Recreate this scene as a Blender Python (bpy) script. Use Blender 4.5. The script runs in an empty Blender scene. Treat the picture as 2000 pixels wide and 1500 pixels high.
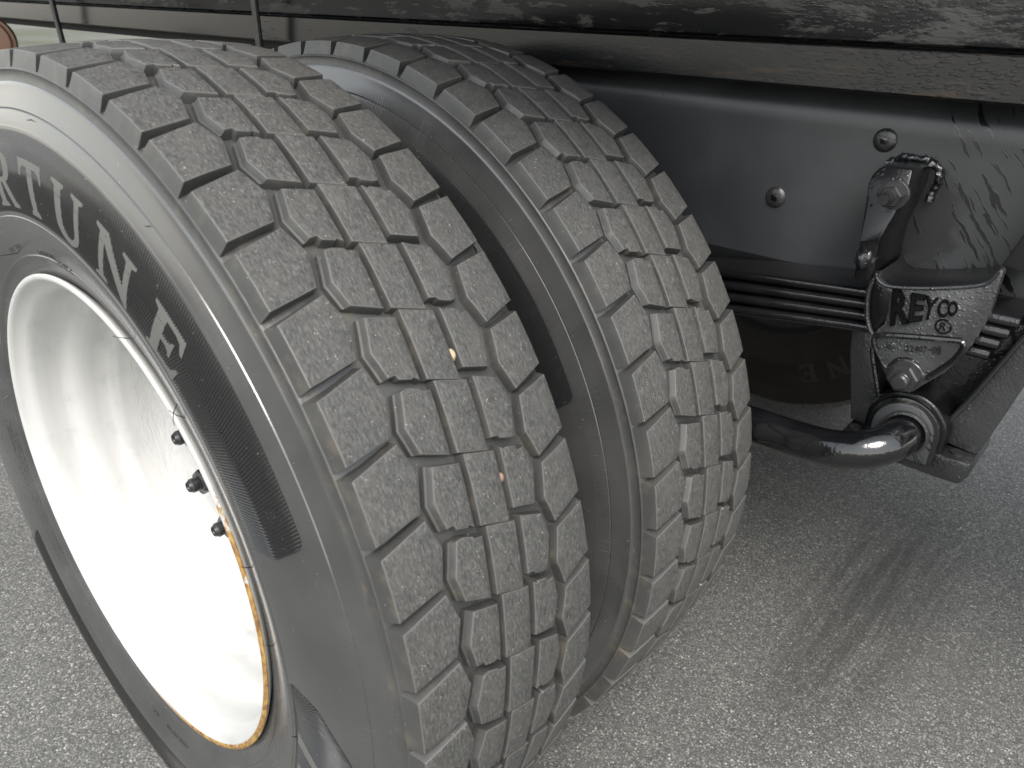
import bpy, bmesh, math, random
import numpy as np
from mathutils import Vector, Matrix, noise
random.seed(7)
scene = bpy.context.scene
COL = scene.collection
PI = math.pi
R_ = math.radians

# ------------------------------------------------------------------ camera
cam_d = bpy.data.cameras.new('camera')
cam = bpy.data.objects.new('camera', cam_d)
COL.objects.link(cam)
right = Vector((0.74733872, 0.66416894, 0.01909076))
down = Vector((0.30723995, -0.31995254, -0.89623322))
fwd = Vector((-0.58914213, 0.67565523, -0.44317215))
m = Matrix((right, -down, -fwd)).transposed().to_4x4()
m.translation = Vector((0.8552, -0.3972, 0.5759))
cam.matrix_world = m
cam_d.sensor_width = 36.0
cam_d.lens = 36.0 * 1529.5 / 2000.0
cam_d.clip_start = 0.02
cam_d.clip_end = 500
cam_d.dof.use_dof = True
cam_d.dof.focus_distance = 1.05
cam_d.dof.aperture_fstop = 9.0
scene.camera = cam

# ------------------------------------------------------------------ sky, sun, exposure
SUN_EL, SUN_AZ = 50.0, 138.0          # azimuth clockwise from +Y
world = bpy.data.worlds.new('World')
scene.world = world
world.use_nodes = True
wn, wl = world.node_tree.nodes, world.node_tree.links
wn.clear()
wo = wn.new('ShaderNodeOutputWorld')
bg = wn.new('ShaderNodeBackground')
sky = wn.new('ShaderNodeTexSky')
sky.sky_type = 'NISHITA'
sky.sun_disc = False
sky.sun_elevation = R_(SUN_EL)
sky.sun_rotation = R_(SUN_AZ)
sky.air_density = 1.8
sky.dust_density = 1.2
sky.ozone_density = 1.0
hsv = wn.new('ShaderNodeHueSaturation')
hsv.inputs['Saturation'].default_value = 0.26      # overcast: the whole sky is greyed
wl.new(sky.outputs[0], hsv.inputs['Color'])
wl.new(hsv.outputs[0], bg.inputs[0])
bg.inputs[1].default_value = 0.14
wl.new(bg.outputs[0], wo.inputs[0])
sun_d = bpy.data.lights.new('sun', 'SUN')
sun_d.energy = 1.5
sun_d.angle = R_(28)
sun_d.color = (1.0, 0.945, 0.87)
sun = bpy.data.objects.new('sun', sun_d)
COL.objects.link(sun)
sd = Vector((math.sin(R_(SUN_AZ)) * math.cos(R_(SUN_EL)), math.cos(R_(SUN_AZ)) * math.cos(R_(SUN_EL)), math.sin(R_(SUN_EL))))
sun.rotation_euler = (-sd).to_track_quat('-Z', 'Y').to_euler()
vs = scene.view_settings
vs.view_transform = 'Standard'
vs.look = 'None'
vs.exposure = 1.45
vs.gamma = 1.0
vs.use_curve_mapping = False
scene.cycles.use_denoising = True
scene.cycles.max_bounces = 5
scene.cycles.diffuse_bounces = 3
scene.cycles.glossy_bounces = 3

GROUND = -0.505

# ------------------------------------------------------------------ material helpers
class N:
    """tiny node-graph writer"""
    def __init__(s, name):
        s.m = bpy.data.materials.new(name)
        s.m.use_nodes = True
        s.t = s.m.node_tree
        s.n = s.t.nodes
        s.b = s.n['Principled BSDF']
    def new(s, typ, ins=None, **kw):
        nd = s.n.new('ShaderNode' + typ)
        for k, v in kw.items():
            setattr(nd, k, v)
        for k, v in (ins or {}).items():
            s.put(nd.inputs[k], v)
        return nd
    def put(s, sock, v):
        if isinstance(v, bpy.types.NodeSocket):
            s.t.links.new(v, sock)
        else:
            sock.default_value = v
    def set(s, **kw):
        for k, v in kw.items():
            s.put(s.b.inputs[k.replace('_', ' ')], v)
    def obj(s):
        return s.new('TexCoord').outputs['Object']
    def pos(s):
        return s.new('NewGeometry').outputs['Position']
    def math(s, op, a, b=0.0, c=0.0, clamp=False):
        nd = s.new('Math', operation=op, use_clamp=clamp)
        s.put(nd.inputs[0], a); s.put(nd.inputs[1], b); s.put(nd.inputs[2], c)
        return nd.outputs[0]
    def noise(s, vec, scale, detail=4.0, rough=0.55, dist=0.0):
        nd = s.new('TexNoise', {'Vector': vec, 'Scale': scale, 'Detail': detail, 'Roughness': rough, 'Distortion': dist})
        return nd.outputs[0]
    def vor(s, vec, scale, out='Distance', feature='F1', rnd=1.0):
        nd = s.new('TexVoronoi', {'Vector': vec, 'Scale': scale, 'Randomness': rnd}, feature=feature)
        return nd.outputs[out]
    def scale(s, vec, xyz, loc=(0, 0, 0), rot=(0, 0, 0)):
        nd = s.new('Mapping', {'Vector': vec, 'Scale': xyz, 'Location': loc, 'Rotation': rot})
        return nd.outputs[0]
    def ramp(s, fac, stops):
        nd = s.new('ValToRGB', {'Fac': fac})
        el = nd.color_ramp.elements
        while len(el) < len(stops):
            el.new(0.5)
        for e, (p, c) in zip(el, stops):
            e.position = p
            e.color = c if len(c) == 4 else (*c, 1)
        return nd.outputs[0]
    def step(s, v, a, b, lo=0.0, hi=1.0):
        nd = s.new('MapRange', {'Value': v, 'From Min': a, 'From Max': b, 'To Min': lo, 'To Max': hi}, interpolation_type='SMOOTHSTEP')
        return nd.outputs[0]
    def mix(s, fac, a, b):
        nd = s.new('Mix', data_type='RGBA')
        s.put(nd.inputs[0], fac)
        s.put(nd.inputs[6], a if isinstance(a, bpy.types.NodeSocket) else (*a, 1))
        s.put(nd.inputs[7], b if isinstance(b, bpy.types.NodeSocket) else (*b, 1))
        return nd.outputs[2]
    def bump(s, h, strength=0.3, dist=0.001, nrm=None):
        nd = s.new('Bump', {'Height': h, 'Strength': strength, 'Distance': dist})
        if nrm is not None:
            s.put(nd.inputs['Normal'], nrm)
        return nd.outputs[0]
    def sep(s, vec):
        return s.new('SeparateXYZ', {'Vector': vec}).outputs

MAT = {}

def make_materials():
    # worn tread surface: dusty mottled grey, streaked along the direction of travel
    a = N('worn_tread')
    rnd = a.new('ObjectInfo').outputs['Random']
    v = a.new('VectorMath', {0: a.obj(), 1: (0, 0, 0)}, operation='ADD')
    off = a.new('CombineXYZ', {'X': a.math('MULTIPLY', rnd, 37.0), 'Y': a.math('MULTIPLY', rnd, 91.0), 'Z': a.math('MULTIPLY', rnd, 13.0)})
    a.put(v.inputs[1], off.outputs[0])
    vec = v.outputs[0]
    big = a.noise(vec, 38, 3)
    st = a.noise(a.scale(vec, (1, 1, 0.30)), 620, 3, 0.7)
    fine = a.noise(vec, 1100, 2, 0.7)
    f = a.math('ADD', a.math('MULTIPLY', st, 0.65), a.math('MULTIPLY', fine, 0.35))
    col = a.ramp(f, [(0.33, (0.017, 0.0169, 0.0163)), (0.46, (0.044, 0.0436, 0.042)), (0.56, (0.072, 0.0712, 0.068)), (0.70, (0.150, 0.148, 0.140))])
    dust = a.step(big, 0.45, 0.75)
    col = a.mix(a.math('MULTIPLY', dust, 0.35), col, (0.082, 0.079, 0.073))
    spk = a.vor(vec, 420)
    sm = a.math('MULTIPLY', a.step(spk, 0.16, 0.10), a.step(a.noise(vec, 130, 2), 0.55, 0.66))
    col = a.mix(sm, col, (0.62, 0.60, 0.55))
    a.set(Base_Color=col, Roughness=a.step(f, 0.3, 0.7, 0.62, 0.85), Specular_IOR_Level=0.4,
          Normal=a.bump(f, 0.35, 0.0006))
    MAT['tread'] = a.m

    # moulded rubber, slightly shiny, light dust
    def rubber(name, base, rough, dusty, tan=0.0):
        a = N(name)
        o = a.pos()
        n1 = a.noise(o, 14, 5, 0.6)
        n2 = a.noise(o, 260, 4, 0.7)
        col = a.mix(a.math('MULTIPLY', a.step(n1, 0.4, 0.75), dusty), base, (0.070, 0.069, 0.063))
        col = a.mix(a.math('MULTIPLY', a.step(n2, 0.5, 0.8), 0.4 * dusty + 0.05), col, (0.085, 0.084, 0.079))
        if tan:
            col = a.mix(a.math('MULTIPLY', a.step(a.noise(o, 42, 4, 0.7), 0.50, 0.72), tan), col, (0.105, 0.090, 0.066))
        spk = a.vor(o, 260)
        sm = a.math('MULTIPLY', a.step(spk, 0.10, 0.05), a.step(a.noise(o, 60, 2), 0.56, 0.66))
        col = a.mix(sm, col, (0.55, 0.54, 0.5))
        a.set(Base_Color=col, Roughness=a.math('ADD', rough, a.math('MULTIPLY', a.math('SUBTRACT', n1, 0.5), 0.25)),
              Specular_IOR_Level=0.55, Normal=a.bump(n2, 0.12, 0.0006))
        return a.m
    MAT['rubber'] = rubber('groove_rubber', (0.038, 0.038, 0.0375), 0.42, 0.40, 0.45)
    MAT['edge'] = rubber('scuffed_edge_rubber', (0.085, 0.083, 0.077), 0.5, 0.6)
    MAT['letter'] = rubber('raised_letter_rubber', (0.098, 0.097, 0.091), 0.34, 0.4)
    MAT['band'] = rubber('serrated_rubber', (0.013, 0.013, 0.0135), 0.24, 0.05)

    a = N('shaded_far_rubber')  # dark copy of the tyre rubber: shade under the trailer put into the colour
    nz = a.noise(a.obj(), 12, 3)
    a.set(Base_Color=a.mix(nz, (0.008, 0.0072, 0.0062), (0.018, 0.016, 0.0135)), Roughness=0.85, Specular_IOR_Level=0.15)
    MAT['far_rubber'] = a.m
    a = N('shaded_far_letter_rubber')  # far letters darkened in the colour for the same shade
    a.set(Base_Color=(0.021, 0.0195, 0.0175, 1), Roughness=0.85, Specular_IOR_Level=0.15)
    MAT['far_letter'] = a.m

    # sidewall: radial scuffs and rings
    a = N('sidewall_rubber')
    o = a.obj()
    x, y, z = a.sep(o)
    r = a.math('SQRT', a.math('ADD', a.math('MULTIPLY', x, x), a.math('MULTIPLY', z, z)))
    th = a.math('ARCTAN2', z, x)
    pol = a.new('CombineXYZ', {'X': a.math('MULTIPLY', th, 0.45), 'Y': r, 'Z': a.math('MULTIPLY', y, 1.0)}).outputs[0]
    n1 = a.noise(pol, 9, 3, 0.6)
    scuff = a.noise(a.scale(pol, (700, 14, 1)), 1.0, 3, 0.7)
    ring = a.noise(a.scale(pol, (1.2, 160, 1)), 1.0, 4, 0.65)
    fine = a.noise(pol, 520, 3, 0.6)
    col = a.ramp(n1, [(0.3, (0.030, 0.030, 0.030)), (0.55, (0.042, 0.042, 0.0415)), (0.8, (0.060, 0.0595, 0.057))])
    zone = a.math('MULTIPLY', a.step(r, 0.452, 0.463), a.step(r, 0.492, 0.478))
    sc = a.math('MULTIPLY', a.math('MULTIPLY', a.step(scuff, 0.45, 0.75), zone), 0.09)
    col = a.mix(sc, col, (0.10, 0.101, 0.104))
    sc2 = a.math('MULTIPLY', a.step(ring, 0.52, 0.8), a.math('MULTIPLY', 0.35, a.step(r, 0.40, 0.36)))
    col = a.mix(sc2, col, (0.10, 0.098, 0.092))
    spk = a.vor(o, 230)
    sm = a.math('MULTIPLY', a.step(spk, 0.09, 0.05), a.step(a.noise(o, 50, 2), 0.57, 0.66))
    col = a.mix(sm, col, (0.5, 0.5, 0.47))
    rg = a.math('ADD', 0.22, a.math('MULTIPLY', a.math('SUBTRACT', n1, 0.5), 0.3))
    rg = a.math('ADD', rg, a.math('MULTIPLY', a.math('ADD', sc, sc2), 0.5))
    h = a.math('ADD', a.math('MULTIPLY', fine, 0.5), a.math('MULTIPLY', ring, 0.4))
    a.set(Base_Color=col, Roughness=rg, Specular_IOR_Level=1.0, Coat_Weight=0.45, Coat_Roughness=0.22, Normal=a.bump(h, 0.05, 0.0005))
    MAT['side'] = a.m

    # white painted rim with rust along the lip
    a = N('white_rim_paint')
    o = a.obj()
    x, y, z = a.sep(o)
    r = a.math('SQRT', a.math('ADD', a.math('MULTIPLY', x, x), a.math('MULTIPLY', z, z)))
    th = a.math('ARCTAN2', z, x)
    pol = a.new('CombineXYZ', {'X': th, 'Y': a.math('MULTIPLY', r, 6.0), 'Z': a.math('MULTIPLY', y, 6.0)}).outputs[0]
    lip = a.math('MULTIPLY', a.step(y, -0.1225, -0.1240), a.step(r, 0.2960, 0.2975))
    arc = a.math('MULTIPLY', a.step(th, 0.86, 0.5), a.step(th, -1.9, -1.3))
    rn = a.noise(pol, 9, 6, 0.7)
    heavy = a.step(th, 0.62, 0.10)
    rust = a.math('MULTIPLY', a.math('MULTIPLY', lip, arc), a.step(a.math('ADD', rn, a.math('MULTIPLY', heavy, 0.24)), 0.53, 0.62))
    spots = a.math('MULTIPLY', lip, a.step(a.noise(pol, 26, 5, 0.7), 0.62, 0.68))
    rust = a.math('MAXIMUM', rust, a.math('MULTIPLY', spots, 0.7))
    rc = a.ramp(a.noise(pol, 30, 5, 0.7), [(0.30, (0.075, 0.032, 0.012)), (0.45, (0.20, 0.10, 0.028)), (0.58, (0.30, 0.19, 0.055)), (0.75, (0.42, 0.30, 0.12))])
    dirt = a.step(a.noise(pol, 4.5, 5, 0.7), 0.48, 0.80)
    base = a.mix(a.math('MULTIPLY', dirt, 0.45), (0.45, 0.45, 0.44), (0.26, 0.257, 0.247))
    col = a.mix(rust, base, rc)
    crk = a.noise(a.scale(pol, (1.5, 4, 4)), 5, 6, 0.72, 1.5)
    deep = a.math('MULTIPLY', a.step(y, 0.0, 0.03), crk)
    a.set(Base_Color=col, Roughness=a.mix(rust, (0.3, 0.3, 0.3), (0.8, 0.8, 0.8)), Specular_IOR_Level=0.5,
          Normal=a.bump(a.math('ADD', a.math('MULTIPLY', deep, 1.0), a.math('MULTIPLY', a.noise(o, 30, 3), 0.12)), 0.5, 0.006))
    MAT['rim'] = a.m

    # dark steel hardware
    a = N('blackened_steel')
    o = a.obj()
    nz = a.noise(o, 180, 4, 0.6)
    a.set(Base_Color=a.ramp(nz, [(0.35, (0.012, 0.012, 0.013)), (0.7, (0.05, 0.05, 0.052))]), Roughness=0.38, Metallic=0.35,
          Normal=a.bump(nz, 0.3, 0.0006))
    MAT['steel'] = a.m

    # glossy black chassis paint over rough casting
    def black(name, rough, bumps, dist, base=(0.010, 0.0105, 0.0115), drops=True, spec=0.65):
        a = N(name)
        o = a.pos()
        n1 = a.noise(o, 60, 4, 0.65)
        n2 = a.noise(o, 300, 2, 0.6)
        n3 = a.noise(o, 10, 2, 0.6)
        h = a.math('ADD', a.math('MULTIPLY', n1, 0.7), a.math('MULTIPLY', n2, 0.5))
        if drops:
            d = a.vor(o, 170)
            d = a.math('MULTIPLY', a.step(d, 0.34, 0.12), a.step(n3, 0.46, 0.62))
            h = a.math('ADD', h, a.math('MULTIPLY', d, 0.7))
        col = a.mix(a.step(n3, 0.45, 0.8), base, tuple(c * 2.4 for c in base))
        a.set(Base_Color=col, Roughness=a.math('ADD', rough, a.math('MULTIPLY', a.math('SUBTRACT', n3, 0.5), 0.2)),
              Specular_IOR_Level=spec, Normal=a.bump(h, bumps, dist))
        return a.m
    MAT['black'] = black('gloss_black_casting_paint', 0.12, 0.55, 0.0024)
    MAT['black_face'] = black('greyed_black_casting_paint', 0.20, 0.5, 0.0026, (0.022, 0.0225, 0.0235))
    MAT['black_smooth'] = black('gloss_black_smooth_paint', 0.09, 0.22, 0.0016, (0.004, 0.0042, 0.0048))
    MAT['black_flat'] = black('satin_black_casting_paint', 0.34, 0.5, 0.003, (0.012, 0.012, 0.0125))
    MAT['black_hard'] = black('gloss_black_hardware_paint', 0.22, 0.06, 0.0008, (0.012, 0.012, 0.0125), False)
    MAT['letters_black'] = black('gloss_black_raised_letters', 0.16, 0.15, 0.001, (0.002, 0.002, 0.0023), False, 0.28)
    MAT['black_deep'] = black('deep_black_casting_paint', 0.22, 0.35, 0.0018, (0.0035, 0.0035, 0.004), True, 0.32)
    MAT['spring'] = black('gloss_black_spring_paint', 0.17, 0.25, 0.0014, (0.0045, 0.0045, 0.005))

    # frame plate: satin black with slanting spray runs
    a = N('satin_black_frame_paint')
    o = a.pos()
    x, y, z = a.sep(o)
    warp = a.noise(o, 30, 2)
    rot = a.scale(o, (1, 1, 1), rot=(0, R_(-52), 0))
    wv = a.new('VectorMath', {0: rot, 1: a.new('CombineXYZ', {'Z': a.math('MULTIPLY', warp, 0.012)}).outputs[0]}, operation='ADD').outputs[0]
    run = a.noise(a.scale(wv, (20, 20, 190)), 1.0, 3, 0.55)
    grp = a.noise(o, 9, 2)
    reg = a.step(a.math('ADD', x, a.math('MULTIPLY', a.math('SUBTRACT', grp, 0.5), 0.35)), 0.50, 0.70)
    thr = a.math('SUBTRACT', 0.75, a.math('MULTIPLY', reg, 0.19))
    msk = a.step(a.math('SUBTRACT', run, thr), 0.0, 0.03)
    fine = a.noise(o, 160, 4, 0.6)
    n3 = a.noise(o, 7, 3)
    col = a.mix(a.step(n3, 0.35, 0.75), (0.022, 0.0234, 0.0256), (0.038, 0.0396, 0.0425))
    # plate colour blackened in a ragged oval round the hanger leg
    leg_oval = a.math('SQRT', a.math('ADD', a.math('POWER', a.math('DIVIDE', a.math('SUBTRACT', x, 0.600), 0.052), 2.0), a.math('POWER', a.math('DIVIDE', a.math('SUBTRACT', z, 0.345), 0.072), 2.0)))
    leg_oval = a.step(a.math('ADD', leg_oval, a.math('MULTIPLY', a.math('SUBTRACT', a.noise(o, 45, 3, 0.7), 0.5), 0.9)), 1.15, 0.75)
    col = a.mix(a.math('MULTIPLY', leg_oval, 0.85), col, (0.006, 0.006, 0.0066))
    col = a.mix(msk, col, (0.006, 0.0063, 0.007))
    a.set(Base_Color=col, Roughness=a.math('SUBTRACT', a.math('ADD', 0.33, a.math('MULTIPLY', fine, 0.08)), a.math('MULTIPLY', msk, 0.2)),
          Specular_IOR_Level=0.6, Normal=a.bump(a.math('ADD', a.math('MULTIPLY', fine, 0.25), msk), 0.16, 0.0010))
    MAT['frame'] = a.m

    # body rail and panel: black paint scabbed with pale dried blotches
    def weathered(name, pale, amount, brown, spec):
        a = N(name)
        o = a.pos()
        st = a.scale(o, (0.35, 1, 1))
        n1 = a.noise(st, 30, 6, 0.7, 0.5)
        n2 = a.noise(a.scale(o, (0.12, 1, 1)), 140, 4, 0.65)
        n3 = a.noise(o, 5, 3)
        n4 = a.noise(o, 300, 2, 0.7)
        f = a.math('ADD', a.math('MULTIPLY', n1, 0.62), a.math('ADD', a.math('MULTIPLY', n2, 0.26), a.math('MULTIPLY', n3, 0.2)))
        msk = a.step(f, 0.60 - amount, 0.68 - amount)
        col = a.mix(msk, (0.007, 0.0073, 0.0078), pale)
        bm = a.math('MULTIPLY', a.step(n2, 0.52, 0.70), brown)
        col = a.mix(bm, col, (0.026, 0.018, 0.012))
        x, y, z = a.sep(o)
        dr = a.vor(a.scale(o, (0.6, 1, 1.4), rot=(0, R_(-40), 0)), 150)
        dm = a.math('MULTIPLY', a.step(dr, 0.42, 0.30), a.step(a.math('ADD', x, a.math('MULTIPLY', n3, 0.4)), 0.55, 0.85))
        col = a.mix(a.math('MULTIPLY', dm, 0.75), col, (0.012, 0.012, 0.013))
        h = a.math('ADD', a.math('MULTIPLY', msk, 0.3), a.math('ADD', a.math('MULTIPLY', n4, 0.25), a.math('MULTIPLY', dm, 0.6)))
        a.set(Base_Color=col, Roughness=a.mix(msk, (0.18, 0.18, 0.18), (0.42, 0.42, 0.42)), Specular_IOR_Level=spec,
              Normal=a.bump(h, 0.35, 0.0014))
        return a.m
    MAT['panel'] = weathered('scabbed_black_panel_paint', (0.034, 0.034, 0.0325), 0.06, 0.12, 0.5)
    MAT['rail'] = weathered('worn_black_rail_paint', (0.022, 0.021, 0.0188), 0.0, 0.7, 0.27)
    a = N('dull_black_underbody')
    nz = a.noise(a.pos(), 20, 4)
    a.set(Base_Color=a.mix(nz, (0.004, 0.004, 0.0045), (0.010, 0.010, 0.010)), Roughness=0.75, Specular_IOR_Level=0.3)
    MAT['under'] = a.m

    # asphalt with light aggregate
    a = N('asphalt')
    o = a.pos()
    c1 = a.new('TexVoronoi', {'Vector': o, 'Scale': 240.0})
    c2 = a.new('TexVoronoi', {'Vector': o, 'Scale': 420.0})
    v1 = a.sep(c1.outputs['Color'])[0]
    v2 = a.sep(c2.outputs['Color'])[1]
    n1 = a.noise(o, 2.3, 4, 0.6)
    n2 = a.noise(o, 40, 5, 0.7)
    stone = a.ramp(v1, [(0.0, (0.045, 0.045, 0.043)), (0.45, (0.085, 0.084, 0.080)), (0.78, (0.13, 0.128, 0.119)), (0.93, (0.21, 0.206, 0.193)), (1.0, (0.44, 0.43, 0.40))])
    grit = a.ramp(v2, [(0.0, (0.045, 0.045, 0.043)), (0.7, (0.10, 0.099, 0.094)), (1.0, (0.30, 0.29, 0.27))])
    edge = a.step(c1.outputs['Distance'], 0.62, 0.30)
    col = a.mix(edge, grit, stone)
    col = a.mix(a.math('MULTIPLY', a.step(n2, 0.35, 0.8), 0.4), col, (0.125, 0.124, 0.118))
    col = a.mix(a.math('MULTIPLY', a.step(n1, 0.42, 0.72), 0.35), col, (0.065, 0.065, 0.062))
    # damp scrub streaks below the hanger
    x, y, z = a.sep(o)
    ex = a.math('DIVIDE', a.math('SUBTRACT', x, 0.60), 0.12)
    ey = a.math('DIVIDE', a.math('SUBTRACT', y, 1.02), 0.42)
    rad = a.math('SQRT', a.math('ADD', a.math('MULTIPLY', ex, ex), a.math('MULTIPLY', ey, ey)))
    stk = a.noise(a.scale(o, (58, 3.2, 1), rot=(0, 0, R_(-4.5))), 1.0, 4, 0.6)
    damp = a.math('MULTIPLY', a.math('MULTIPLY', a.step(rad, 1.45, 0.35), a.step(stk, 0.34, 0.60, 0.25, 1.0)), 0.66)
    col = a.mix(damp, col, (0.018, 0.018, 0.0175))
    h = a.math('ADD', a.math('MULTIPLY', edge, 0.8), a.math('ADD', a.math('MULTIPLY', n2, 0.8), a.math('MULTIPLY', v1, 0.5)))
    a.set(Base_Color=col, Roughness=a.math('SUBTRACT', 0.82, a.math('MULTIPLY', v1, 0.25)), Specular_IOR_Level=0.5,
          Normal=a.bump(h, 0.4, 0.0013))
    MAT['asphalt'] = a.m
    a = N('grass_verge')
    nz = a.noise(a.pos(), 0.35, 3, 0.5)
    a.set(Base_Color=a.ramp(nz, [(0.35, (0.040, 0.046, 0.020)), (0.6, (0.085, 0.085, 0.070))]), Roughness=0.95)
    MAT['grass'] = a.m
    a = N('amber_reflector_plastic')
    a.set(Base_Color=(0.17, 0.085, 0.05, 1), Roughness=0.5)
    MAT['amber'] = a.m
    for k, c in (('stone_white', (0.55, 0.53, 0.48)), ('stone_tan', (0.42, 0.33, 0.21)), ('stone_red', (0.30, 0.18, 0.13))):
        a = N(k)
        nz = a.noise(a.obj(), 300, 3)
        a.set(Base_Color=a.mix(nz, tuple(v * 0.7 for v in c), c), Roughness=0.8)
        MAT[k] = a.m
make_materials()

# ------------------------------------------------------------------ mesh helpers
def finish(me, mats, ang=32):
    for mt in mats:
        me.materials.append(MAT[mt] if isinstance(mt, str) else mt)
    bm = bmesh.new(); bm.from_mesh(me)
    bmesh.ops.recalc_face_normals(bm, faces=bm.faces)
    lim = R_(ang)
    for f in bm.faces:
        f.smooth = True
    for e in bm.edges:
        e.smooth = not (len(e.link_faces) == 2 and e.calc_face_angle(0) > lim)
    bm.to_mesh(me); bm.free()
    return me

def link(name, me, parent=None, loc=None):
    o = bpy.data.objects.new(name, me)
    COL.objects.link(o)
    if parent is not None:
        o.parent = parent
    if loc is not None:
        o.location = loc
    return o

def build(name, verts, faces, mats, parent=None, ang=32, midx=None, loc=None):
    me = bpy.data.meshes.new(name)
    me.from_pydata([tuple(v) for v in verts], [], faces)
    if midx is not None:
        me.polygons.foreach_set('material_index', midx)
    finish(me, mats if isinstance(mats, (list, tuple)) else [mats], ang)
    return link(name, me, parent, loc)

def from_bm(name, bm, mats, parent=None, ang=32, loc=None):
    me = bpy.data.meshes.new(name)
    bm.to_mesh(me); bm.free()
    finish(me, mats if isinstance(mats, (list, tuple)) else [mats], ang)
    return link(name, me, parent, loc)

def tag(o, label, cat=None, group=None, kind=None):
    if label: o['label'] = label
    if cat: o['category'] = cat
    if group: o['group'] = group
    if kind: o['kind'] = kind
    return o

def empty(name, loc=(0, 0, 0)):
    o = bpy.data.objects.new(name, None)
    o.empty_display_size = 0.05
    o.location = loc
    COL.objects.link(o)
    return o

def lathe(profile, seg, a0=0.0, a1=2 * PI):
    """profile [(r, y)] turned about the Y axis"""
    full = abs(a1 - a0 - 2 * PI) < 1e-6
    n = seg if full else seg + 1
    vs_, fs = [], []
    for i in range(n):
        t = a0 + (a1 - a0) * i / seg
        c, s = math.cos(t), math.sin(t)
        for r, y in profile:
            vs_.append((r * c, y, r * s))
    k = len(profile)
    for i in range(seg):
        j = (i + 1) % n
        for q in range(k - 1):
            fs.append((i * k + q, i * k + q + 1, j * k + q + 1, j * k + q))
    return vs_, fs

def spline(pts, n):
    """Catmull-Rom through points"""
    P = [np.array(q, float) for q in pts]
    P = [2 * P[0] - P[1]] + P + [2 * P[-1] - P[-2]]
    out = []
    for i in range(1, len(P) - 2):
        for t in np.linspace(0, 1, n, endpoint=False):
            a, b, c, d = P[i - 1], P[i], P[i + 1], P[i + 2]
            out.append(0.5 * ((2 * b) + (-a + c) * t + (2 * a - 5 * b + 4 * c - d) * t * t + (-a + 3 * b - 3 * c + d) * t ** 3))
    out.append(P[-2])
    return out

def tube(path, rad, seg=12, closed=False, cap=True):
    P = [Vector(q) for q in path]
    n = len(P)
    vs_, fs = [], []
    prev = None
    for i in range(n):
        if closed:
            t = (P[(i + 1) % n] - P[i - 1]).normalized()
        else:
            t = (P[min(i + 1, n - 1)] - P[max(i - 1, 0)]).normalized()
        if prev is None:
            a = t.orthogonal().normalized()
        else:
            a = (prev - t * prev.dot(t)).normalized()
        prev = a
        b = t.cross(a)
        r = rad[i] if isinstance(rad, (list, tuple)) else rad
        for k in range(seg):
            w = 2 * PI * k / seg
            vs_.append(P[i] + (a * math.cos(w) + b * math.sin(w)) * r)
    for i in range(n if closed else n - 1):
        j = (i + 1) % n
        for k in range(seg):
            l = (k + 1) % seg
            fs.append((i * seg + k, i * seg + l, j * seg + l, j * seg + k))
    if cap and not closed:
        fs.append(tuple(range(seg)))
        fs.append(tuple((n - 1) * seg + k for k in range(seg)))
    return vs_, fs

def prism(poly, yf, yb, bevel=0.0, seg=2, noise_amp=0.0, cuts=0):
    """polygon in XZ extruded along Y; yf / yb are numbers or functions of (x, z)"""
    F = yf if callable(yf) else (lambda x, z: yf)
    B = yb if callable(yb) else (lambda x, z: yb)
    bm = bmesh.new()
    a = [bm.verts.new((x, F(x, z), z)) for x, z in poly]
    b = [bm.verts.new((x, B(x, z), z)) for x, z in poly]
    n = len(poly)
    front = bm.faces.new(a)
    bm.faces.new(list(reversed(b)))
    for i in range(n):
        j = (i + 1) % n
        bm.faces.new((a[i], b[i], b[j], a[j]))
    bmesh.ops.recalc_face_normals(bm, faces=bm.faces)
    if bevel > 0:
        bmesh.ops.bevel(bm, geom=[e for e in bm.edges if e.calc_face_angle(0) > 0.5], offset=bevel, segments=seg, profile=0.5, affect='EDGES', clamp_overlap=True)
    if noise_amp > 0:
        bmesh.ops.triangulate(bm, faces=[f for f in bm.faces if len(f.verts) > 4])
        for v in bm.verts:
            v.co += v.normal * noise_amp * noise.noise(v.co * 60)
    return bm

def box(x0, x1, y0, y1, z0, z1, bevel=0.0):
    return prism([(x0, z0), (x1, z0), (x1, z1), (x0, z1)], y0, y1, bevel)

# ------------------------------------------------------------------ ground and surroundings
s = 60.0
g = build('ground', [(-s, -s, GROUND), (s, -s, GROUND), (s, s, GROUND), (-s, s, GROUND)], [(0, 1, 2, 3)], 'asphalt')
tag(g, None, kind='structure')
g = build('grass', [(-s, -s, GROUND + .004), (-9, -s, GROUND + .004), (-11, 20, GROUND + .004), (-14, s, GROUND + .004), (-s, s, GROUND + .004)], [(0, 1, 2, 3, 4)], 'grass')
tag(g, None, kind='structure')

# ------------------------------------------------------------------ tyre: tread pattern
NP = 52
PITCH = 2 * PI / NP
MMU = 63.9                      # one pitch in millimetres at the tread
def crown(y):
    return 0.530 - 0.006 * min((y / 0.111) ** 2, 1.3)
REFL = lambda pts: [(-0.15 - u, -y) for u, y in pts]

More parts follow.
